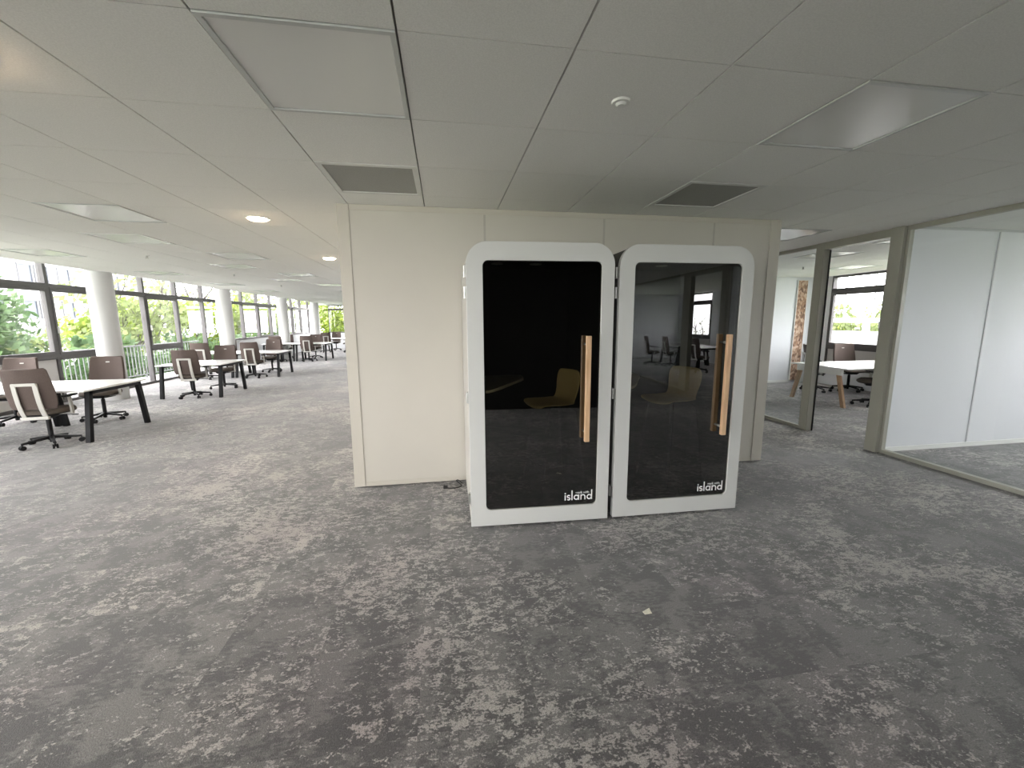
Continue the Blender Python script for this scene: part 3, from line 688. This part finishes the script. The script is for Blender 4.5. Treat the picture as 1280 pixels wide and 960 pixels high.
# ------------------------------------------------------------------ office chairs
def make_chair(label, loc, rz):
    r = thing('office_chair', label, 'office chair', loc, rz, 'taupe office chairs')
    b = MB(); b.cyl((0, 0, 0.075), (0, 0, 0.135), 0.036, 0.030, n=18)
    for k in range(5):
        a = 2*PI*k/5+0.35; c, s = math.cos(a), math.sin(a)
        e = Vector((0.29*c, 0.29*s, 0.082)); m_ = Vector((0.03*c, 0.03*s, 0.112)); sd = Vector((-s, c, 0))
        b.loft([[m_-sd*.024+Vector((0, 0, -.022)), m_+sd*.024+Vector((0, 0, -.022)), m_+sd*.020+Vector((0, 0, .018)), m_-sd*.020+Vector((0, 0, .018))],
                [e-sd*.016+Vector((0, 0, -.014)), e+sd*.016+Vector((0, 0, -.014)), e+sd*.013+Vector((0, 0, .010)), e-sd*.013+Vector((0, 0, .010))]])
    base = b.build('star_base', 'chair_black', r, bevel=0.003)
    for k in range(5):
        a = 2*PI*k/5+0.35; c, s = math.cos(a), math.sin(a); p = Vector((0.285*c, 0.285*s, 0)); sd = Vector((-s, c, 0))
        q = MB(); q.cyl(p+sd*.008+Vector((0, 0, .03)), p+sd*.026+Vector((0, 0, .03)), .03, n=16); q.cyl(p-sd*.026+Vector((0, 0, .03)), p-sd*.008+Vector((0, 0, .03)), .03, n=16)
        q.cyl(p+Vector((0, 0, .03)), p+Vector((0, 0, .069)), .009, n=10); q.cyl(p-sd*.009+Vector((0, 0, .03)), p+sd*.009+Vector((0, 0, .03)), .008, n=8)
        q.build('caster', 'chair_black', base, smooth=True)
    MB().cyl((0, 0, 0.04), (0, 0, 0.14), 0.022, n=16).cyl((0, 0, 0.136), (0, 0, 0.36), 0.027, n=16).cyl((0, 0, .36), (0, 0, .405), .016, n=16).build('gas_lift', 'chair_black', r, smooth=True)
    MB().hexa([(-.09, -.17, .375), (.09, -.17, .375), (.08, .12, .385), (-.08, .12, .385), (-.12, -.18, .432), (.12, -.18, .432), (.12, .15, .432), (-.12, .15, .432)]).cyl((.08, .04, .405), (.26, .05, .395), .006, n=8).box(.24, .30, .035, .065, .388, .400).build('mechanism', 'chair_black', r, bevel=0.008)
    # seat: rounded cushion on a thin black pan
    def srow(z, e, w_=.245, f=.25, bk=-.215):
        o = []
        for i in range(28):
            a = 2*PI*i/28; ca, sa = math.cos(a), math.sin(a); n_ = 3.6
            x = (abs(ca)**(2/n_))*(1 if ca >= 0 else -1)*(w_-e); y = (abs(sa)**(2/n_))*(1 if sa >= 0 else -1)
            y = y*(f-e) if y >= 0 else -y*(bk+e)
            o.append((x*(1-.06*(y < 0)), y, z-(0.018 if y > f*.72 else 0)*(z > .46)))
        return o
    MB().loft([srow(.434, .035), srow(.440, .008), srow(.452, .004)]).build('seat_pan', 'chair_black', r, smooth=True)
    MB().loft([srow(.4525, .003), srow(.468, 0), srow(.492, .004), srow(.508, .022), srow(.514, .06), srow(.513, .12)]).build('seat', 'chair_seat', r, smooth=True)
    # backrest: curved padded panel, narrower at the top
    prof = [(.53, .222, -.195), (.58, .240, -.205), (.68, .250, -.225), (.78, .248, -.245), (.88, .241, -.262), (.96, .234, -.276), (1.03, .228, -.288), (1.050, .220, -.292), (1.056, .204, -.293)]
    n = 12; mb = MB(); V = []
    for z, wv, y in prof:
        V.append([mb.bm.verts.new((wv*(-1+2*k/n), y+0.052*(-1+2*k/n)**2*(1.0 if z > .6 else .8), z)) for k in range(n+1)])
    for a in range(len(V)-1):
        for k in range(n): mb.bm.faces.new((V[a][k], V[a][k+1], V[a+1][k+1], V[a+1][k]))
    bk = mb.build('backrest', 'chair_fabric', r, smooth=True)
    so = bk.modifiers.new('solid', 'SOLIDIFY'); so.thickness = 0.034; so.offset = 0
    bv = bk.modifiers.new('bev', 'BEVEL'); bv.width = 0.011; bv.segments = 3; bv.limit_method = 'ANGLE'; bv.angle_limit = math.radians(50)
    MB().prism(rrect(-.028, .028, .955, .972, (.008,)*4, 4), lambda u, v: (u, -.2605, v), lambda u, v: (u, -.252, v)).build('back_slot', 'chair_white', bk, label='small white slot near the top of the backrest')
    # white inverted U frame on the rear of the back
    fr = MB()
    yb = lambda z: -.195-(z-.53)*.185-.030
    for s_ in (-1, 1):
        fr.loft([[(s_*.082, yb(z)-o_, z), (s_*.134, yb(z)-o_+.004, z), (s_*.134, yb(z)-o_+.020, z), (s_*.082, yb(z)-o_+.014, z)] for z, o_ in ((.395, -.02), (.44, .000), (.52, .016), (.62, .020), (.74, .014), (.84, .004), (.872, .0))])
    fr.hexa([(-.134, yb(.84)-.006, .838), (.134, yb(.84)-.006, .838), (.134, yb(.84)+.012, .838), (-.134, yb(.84)+.012, .838), (-.122, yb(.875)-.004, .876), (.122, yb(.875)-.004, .876), (.122, yb(.875)+.014, .876), (-.122, yb(.875)+.014, .876)])
    fr.box(-.134, .148, -.215, -.176, .388, .428)
    fr.build('back_frame', 'chair_white', r, bevel=0.005)
    for s_ in (-1, 1):
        ar = MB().loft([[(s_*.262-.012, y-.022, z), (s_*.262+.012, y-.022, z), (s_*.262+.012, y+.022, z), (s_*.262-.012, y+.022, z)] for y, z in ((.02, .425), (.02, .50), (.01, .60), (.005, .655))])
        ar.box(min(s_*.12, s_*.274), max(s_*.12, s_*.274), 0, .04, .414, .430)
        a_ = ar.build('armrest', 'chair_white', r, bevel=0.004)
        MB().loft([[(s_*.262+u, v, z) for u, v in rrect(-.038, .038, -.10, .13, (.03,)*4, 4)] for z in (.656, .668, .678)]).build('arm_pad', 'chair_black', a_, smooth=True)
    return r
near, far = 0.0, PI
CH = [(-5.28, 6.36, 0.10, 'taupe office chair with white back frame, closest to the camera at far left'),
      (-5.72, 7.90, PI+0.10, 'taupe office chair facing us behind the nearest desk, right hand one'),
      (-7.02, 7.93, PI+0.05, 'taupe office chair facing us behind the leftmost desk, partly hidden by the nearest chair'),
      (-5.45, 9.98, 0.06, 'taupe office chair showing its white back frame at the near side of second desk row'),
      (-5.42, 11.2, PI+0.08, 'taupe office chair facing us behind the second row desk'),
      (-6.80, 13.15, 0.04, 'taupe office chair seen from behind in third row by the windows'),
      (-5.55, 13.25, 0.0, 'taupe office chair showing its white back frame in third row nearer the aisle'),
      (-6.95, 14.65, PI+0.05, 'taupe office chair facing us in front of the second column'),
      (-5.62, 14.70, PI-0.05, 'taupe office chair facing us in third row nearer the aisle'),
      (-6.75, 18.35, 0.05, 'taupe office chair seen from behind in fourth row by the windows'),
      (-6.95, 19.90, PI, 'taupe office chair facing us in fourth row in front of the third column'),
      (-5.58, 18.40, 0.05, 'taupe office chair showing its white back frame in fourth row nearer the aisle'),
      (-5.75, 19.95, PI+0.1, 'taupe office chair facing us in fourth row nearer the aisle'),
      (-6.25, 23.6, 0.3, 'taupe office chair at the near left side of the most distant desk'),
      (-5.05, 23.4, 1.2, 'taupe office chair half hidden by the booth wall beside the most distant desk'),
      (-6.10, 25.1, PI, 'taupe office chair behind the most distant desk'),
      # right hand office
      (8.35, 8.05, PI+1.0, 'office chair behind the partition post in the right office, turned sideways'),
      (9.1, 7.95, PI-0.15, 'pale backed office chair facing us under the right office window'),
      (7.95, 6.45, 0.85, 'dark office chair at the near side of the oak legged desk'),
      # near office, seen reflected in the right booth
      (7.1, -8.3, -PI/2+0.2, 'office chair in the near right office, seen reflected in the booth glass at left'),
      (7.45, -7.6, -PI/2+0.1, 'office chair in the near right office, seen reflected in the booth glass in the middle'),
      (7.5, -5.9, -PI/2-0.1, 'office chair in the near right office, seen reflected in the booth glass at right')]
ch0 = None
for x, y, rz, l in CH:
    if ch0 is None: ch0 = make_chair(l, (x, y, 0), rz)
    else: dup(ch0, (x, y, 0), rz, l)
dk = dup(desk0, (8.3, -8.3, 0), PI/2, 'white desk in the near right office, seen only reflected in the booth')
dk2 = dup(desk0, (8.3, -7.0, 0), PI/2, 'second white desk in the near right office, seen only reflected in the booth')

# ------------------------------------------------------------------ outside: terrace, railing, lawn, trees, buildings
GZ = -3.6
o = MB().box(-160, 120, -80, 160, GZ-0.3, GZ).build('lawn', 'grass'); o['kind'] = 'structure'
o = MB().box(-9.2, X_L-0.121, Y_B, 17.2, -0.3, -0.03).build('terrace', 'terrace'); o['kind'] = 'structure'
r = thing('balcony_railing', 'grey metal balcony railing with thin vertical bars outside the left windows', 'railing', (-9.0, 0, 0))
MB().box(-0.025, 0.025, 4.0, 17.1, 0.93, 0.97).box(-0.015, 0.015, 4.0, 17.1, 0.06, 0.09).build('handrail', 'rail', r)
for k in range(95):
    y = 4.05+k*0.1375
    MB().box(-0.009, 0.009, y-0.009, y+0.009, 0.0905, 0.9295).build('baluster', 'rail', r)
for k in range(10):
    y = 4.1+k*1.44
    MB().box(-0.02, 0.02, y-0.02, y+0.02, -0.03, 0.0595).build('post_foot', 'rail', r)

def tree(label, x, y, h, spread, leaf, dens, seed, bare=False):
    rnd = random.Random(seed)
    r = thing('tree', label, 'tree', (x, y, GZ), 0, 'trees outside the windows')
    t = MB(); tips = []
    def grow(p, d, l, rad, lev):
        pts = [p]; q = Vector(p); dd = Vector(d)
        for _ in range(4):
            dd = (dd+Vector((rnd.uniform(-.16, .16), rnd.uniform(-.16, .16), rnd.uniform(-.02, .10)))).normalized(); q = q+dd*l/4; pts.append(q.copy())
        t.tube(pts, [rad*(1-.10*i) for i in range(5)], n=6 if lev > 0 else 10)
        if lev >= 3: tips.append(pts[-1]); tips.append(pts[2]); return  # twig ends carry the leaves
        for k in range(3 if lev else 5):
            a = rnd.uniform(0, 2*PI); s = spread*(0.75 if lev else 0.9)
            nd = (dd*0.9+Vector((math.cos(a)*s, math.sin(a)*s, rnd.uniform(0, .35)))).normalized()
            grow(pts[rnd.choice((2, 3, 4))], nd, l*rnd.uniform(.55, .75), rad*.5, lev+1)
    grow(Vector((0, 0, 0)), Vector((0, 0, 1)), h*.42, h*.020, 0)
    t.build('trunk', 'bark', r, smooth=True)
    f = MB()
    for p in tips:
        for _ in range(dens):
            c = p+Vector((rnd.gauss(0, 1), rnd.gauss(0, 1), rnd.gauss(0, .8)))*h*.055
            n1 = Vector((rnd.gauss(0, 1), rnd.gauss(0, 1), rnd.gauss(0, 1))).normalized(); n2 = n1.orthogonal().normalized(); n3 = n1.cross(n2)
            a = rnd.uniform(.09, .18)*(0.5 if dens < 12 else 1); b = a*.6
            f.bm.faces.new([f.bm.verts.new(c+n2*a), f.bm.verts.new(c+n3*b), f.bm.verts.new(c-n2*a), f.bm.verts.new(c-n3*b)])
    f.build('foliage', leaf, r)
TR = [('dense green tree filling the leftmost window below the white building', -16.0, 18.4, 7.3, 0.95, 'leaf_green', 130, 1),
      ('yellow green tree outside just left of the first column', -17.5, 24.2, 6.9, 0.9, 'leaf_lime', 60, 2),
      ('pale half bare tree right of the first column', -13.2, 20.6, 7.6, 0.8, 'leaf_pale', 16, 4),
      ('leafless branching tree outside the windows between first and second column', -19.5, 33.5, 12.0, 0.9, 'leaf_pale', 8, 5),
      ('lime green tree left of the second column', -13.8, 27.4, 6.8, 0.8, 'leaf_lime', 60, 6),
      ('light green tree right of the second column', -16.0, 41.0, 9.0, 0.9, 'leaf_pale', 40, 8),
      ('branching tree outside the windows before the third column', -11.8, 33.0, 8.5, 0.8, 'leaf_pale', 12, 9),
      ('fresh green tree right of the third column', -14.0, 50.0, 9.0, 0.9, 'leaf_lime', 60, 10),
      ('bright lime tree outside the far end window', -7.0, 41.0, 9.0, 0.9, 'leaf_lime', 110, 12),
      ('small green tree outside the right office window', 25.0, 24.4, 6.3, 0.9, 'leaf_lime', 40, 16),
      ('second green tree outside the right office window', 25.0, 18.6, 6.0, 0.9, 'leaf_pale', 40, 17),
      ('bare tree outside the near office window, seen reflected', 15.5, -16.5, 9.0, 1.1, 'leaf_pale', 5, 18)]
for a in TR: tree(*a)
def hedge(label, x0, x1, y0, y1, top, leaf, n, seed):
    rnd = random.Random(seed)
    r = thing('hedge', label, 'hedge', ((x0+x1)/2, (y0+y1)/2, GZ))
    f = MB(); hx, hy, hz = (x1-x0)/2, (y1-y0)/2, top-GZ
    for _ in range(n):
        u, v = rnd.uniform(-1, 1), rnd.uniform(-1, 1); hh = hz*(0.90+0.08*math.sin(v*hy*1.3+seed)+0.05*math.sin(v*hy*3.1))
        c = Vector((u*hx, v*hy, rnd.uniform(hh-2.6, hh)))
        n1 = Vector((rnd.gauss(0, 1), rnd.gauss(0, 1), rnd.gauss(0, 1))).normalized(); n2 = n1.orthogonal().normalized(); n3 = n1.cross(n2)
        a = rnd.uniform(.09, .18); b = a*.6
        f.bm.faces.new([f.bm.verts.new(c+n2*a), f.bm.verts.new(c+n3*b), f.bm.verts.new(c-n2*a), f.bm.verts.new(c-n3*b)])
    f.build('foliage', leaf, r)
    t = MB()
    for k in range(int(hy*2/1.5)): y = -hy+0.75+k*1.5; t.cyl((0, y, 0), (0.1, y+0.1, hz*0.8), 0.05, 0.02, n=6)
    t.build('stems', 'bark', r)
hedge('long green hedge just outside the balcony railing at left', -11.9, -10.3, 9, 34, 1.15, 'leaf_green', 14000, 3)
hedge('green hedge behind the white balcony outside the right office', 20.2, 21.6, 9, 25, 2.3, 'leaf_pale', 7000, 5)

def building(label, x, y0, y1, z1, sgn, wins, name='building'):
    """white block whose long face is the plane x; sgn = direction of the face normal"""
    r = thing(name, label, 'building', (x, (y0+y1)/2, GZ), 0)
    cy = (y0+y1)/2
    a, b = sorted((0, -sgn*8)); MB().box(a, b, y0-cy, y1-cy, 0, z1-GZ).build('wall', 'render_white', r)
    for yy, z0, z2, ww in wins:
        u0, u1 = sorted((sgn*0.002, sgn*0.10))
        f = MB().ring_prism([(yy-cy-ww/2-.12, z0-GZ-.12), (yy-cy+ww/2+.12, z0-GZ-.12), (yy-cy+ww/2+.12, z2-GZ+.12), (yy-cy-ww/2-.12, z2-GZ+.12)],
                            [(yy-cy-ww/2, z0-GZ), (yy-cy+ww/2, z0-GZ), (yy-cy+ww/2, z2-GZ), (yy-cy-ww/2, z2-GZ)], lambda u, v: (u0, u, v), lambda u, v: (u1, u, v)).build('window', 'shutter', r)
        u0, u1 = sorted((sgn*0.003, sgn*0.04)); MB().box(u0, u1, yy-cy-ww/2+.001, yy-cy+ww/2-.001, z0-GZ+.001, z2-GZ-.001).build('pane', 'pane_blue', f)
wins = [(y, z, z+1.5, 1.15) for z in (5.5, 2.2, 8.8) for y in (43.0, 46.0, 47.6, 50.0, 53.4, 56.6, 60.0)]
building('white rendered apartment block with small windows seen above the trees at far left', -38, 40.5, 66, 11.5, 1, wins)

# building across from the right office: white balcony bands, hedge, bars
r = thing('facade', 'white building with balcony bands and thin bars outside the right office window', 'building', (18, 16, GZ))
MB().box(0.0, 0.25, -7, 7, -GZ-0.9, -GZ+1.08).build('parapet', 'render_white', r)
MB().box(0.26, 1.6, -7, 7, -GZ-1.2, -GZ-0.9).build('balcony_slab', 'render_white', r)
MB().box(-0.02, 0.10, -7, 7, -GZ+1.46, -GZ+1.66).build('upper_rail', 'render_white', r)
for y in (-5.6, -2.9, -0.72, 1.9, 4.6): MB().box(0.0, 0.12, y-.12, y+.12, -GZ+1.081, -GZ+1.459).build('rail_post', 'render_white', r)
q = MB()
for y in (-4.6, -3.3, -2.0, -0.95, 0.35, 1.65, 2.95, 4.25): q.box(0.03, 0.07, y-.02, y+.02, -GZ+1.661, -GZ+4.2)
q.box(0.03, 0.07, -7, 7, -GZ+2.45, -GZ+2.49).box(0.03, 0.07, -7, 7, -GZ+3.6, -GZ+3.64)
q.build('screen_bars', 'rail', r)
building('white building opposite the near right office', 30, -40, -16, 6.0, -1, [(y, 1.0, 2.6, 1.3) for y in range(-38, -17, 3)])
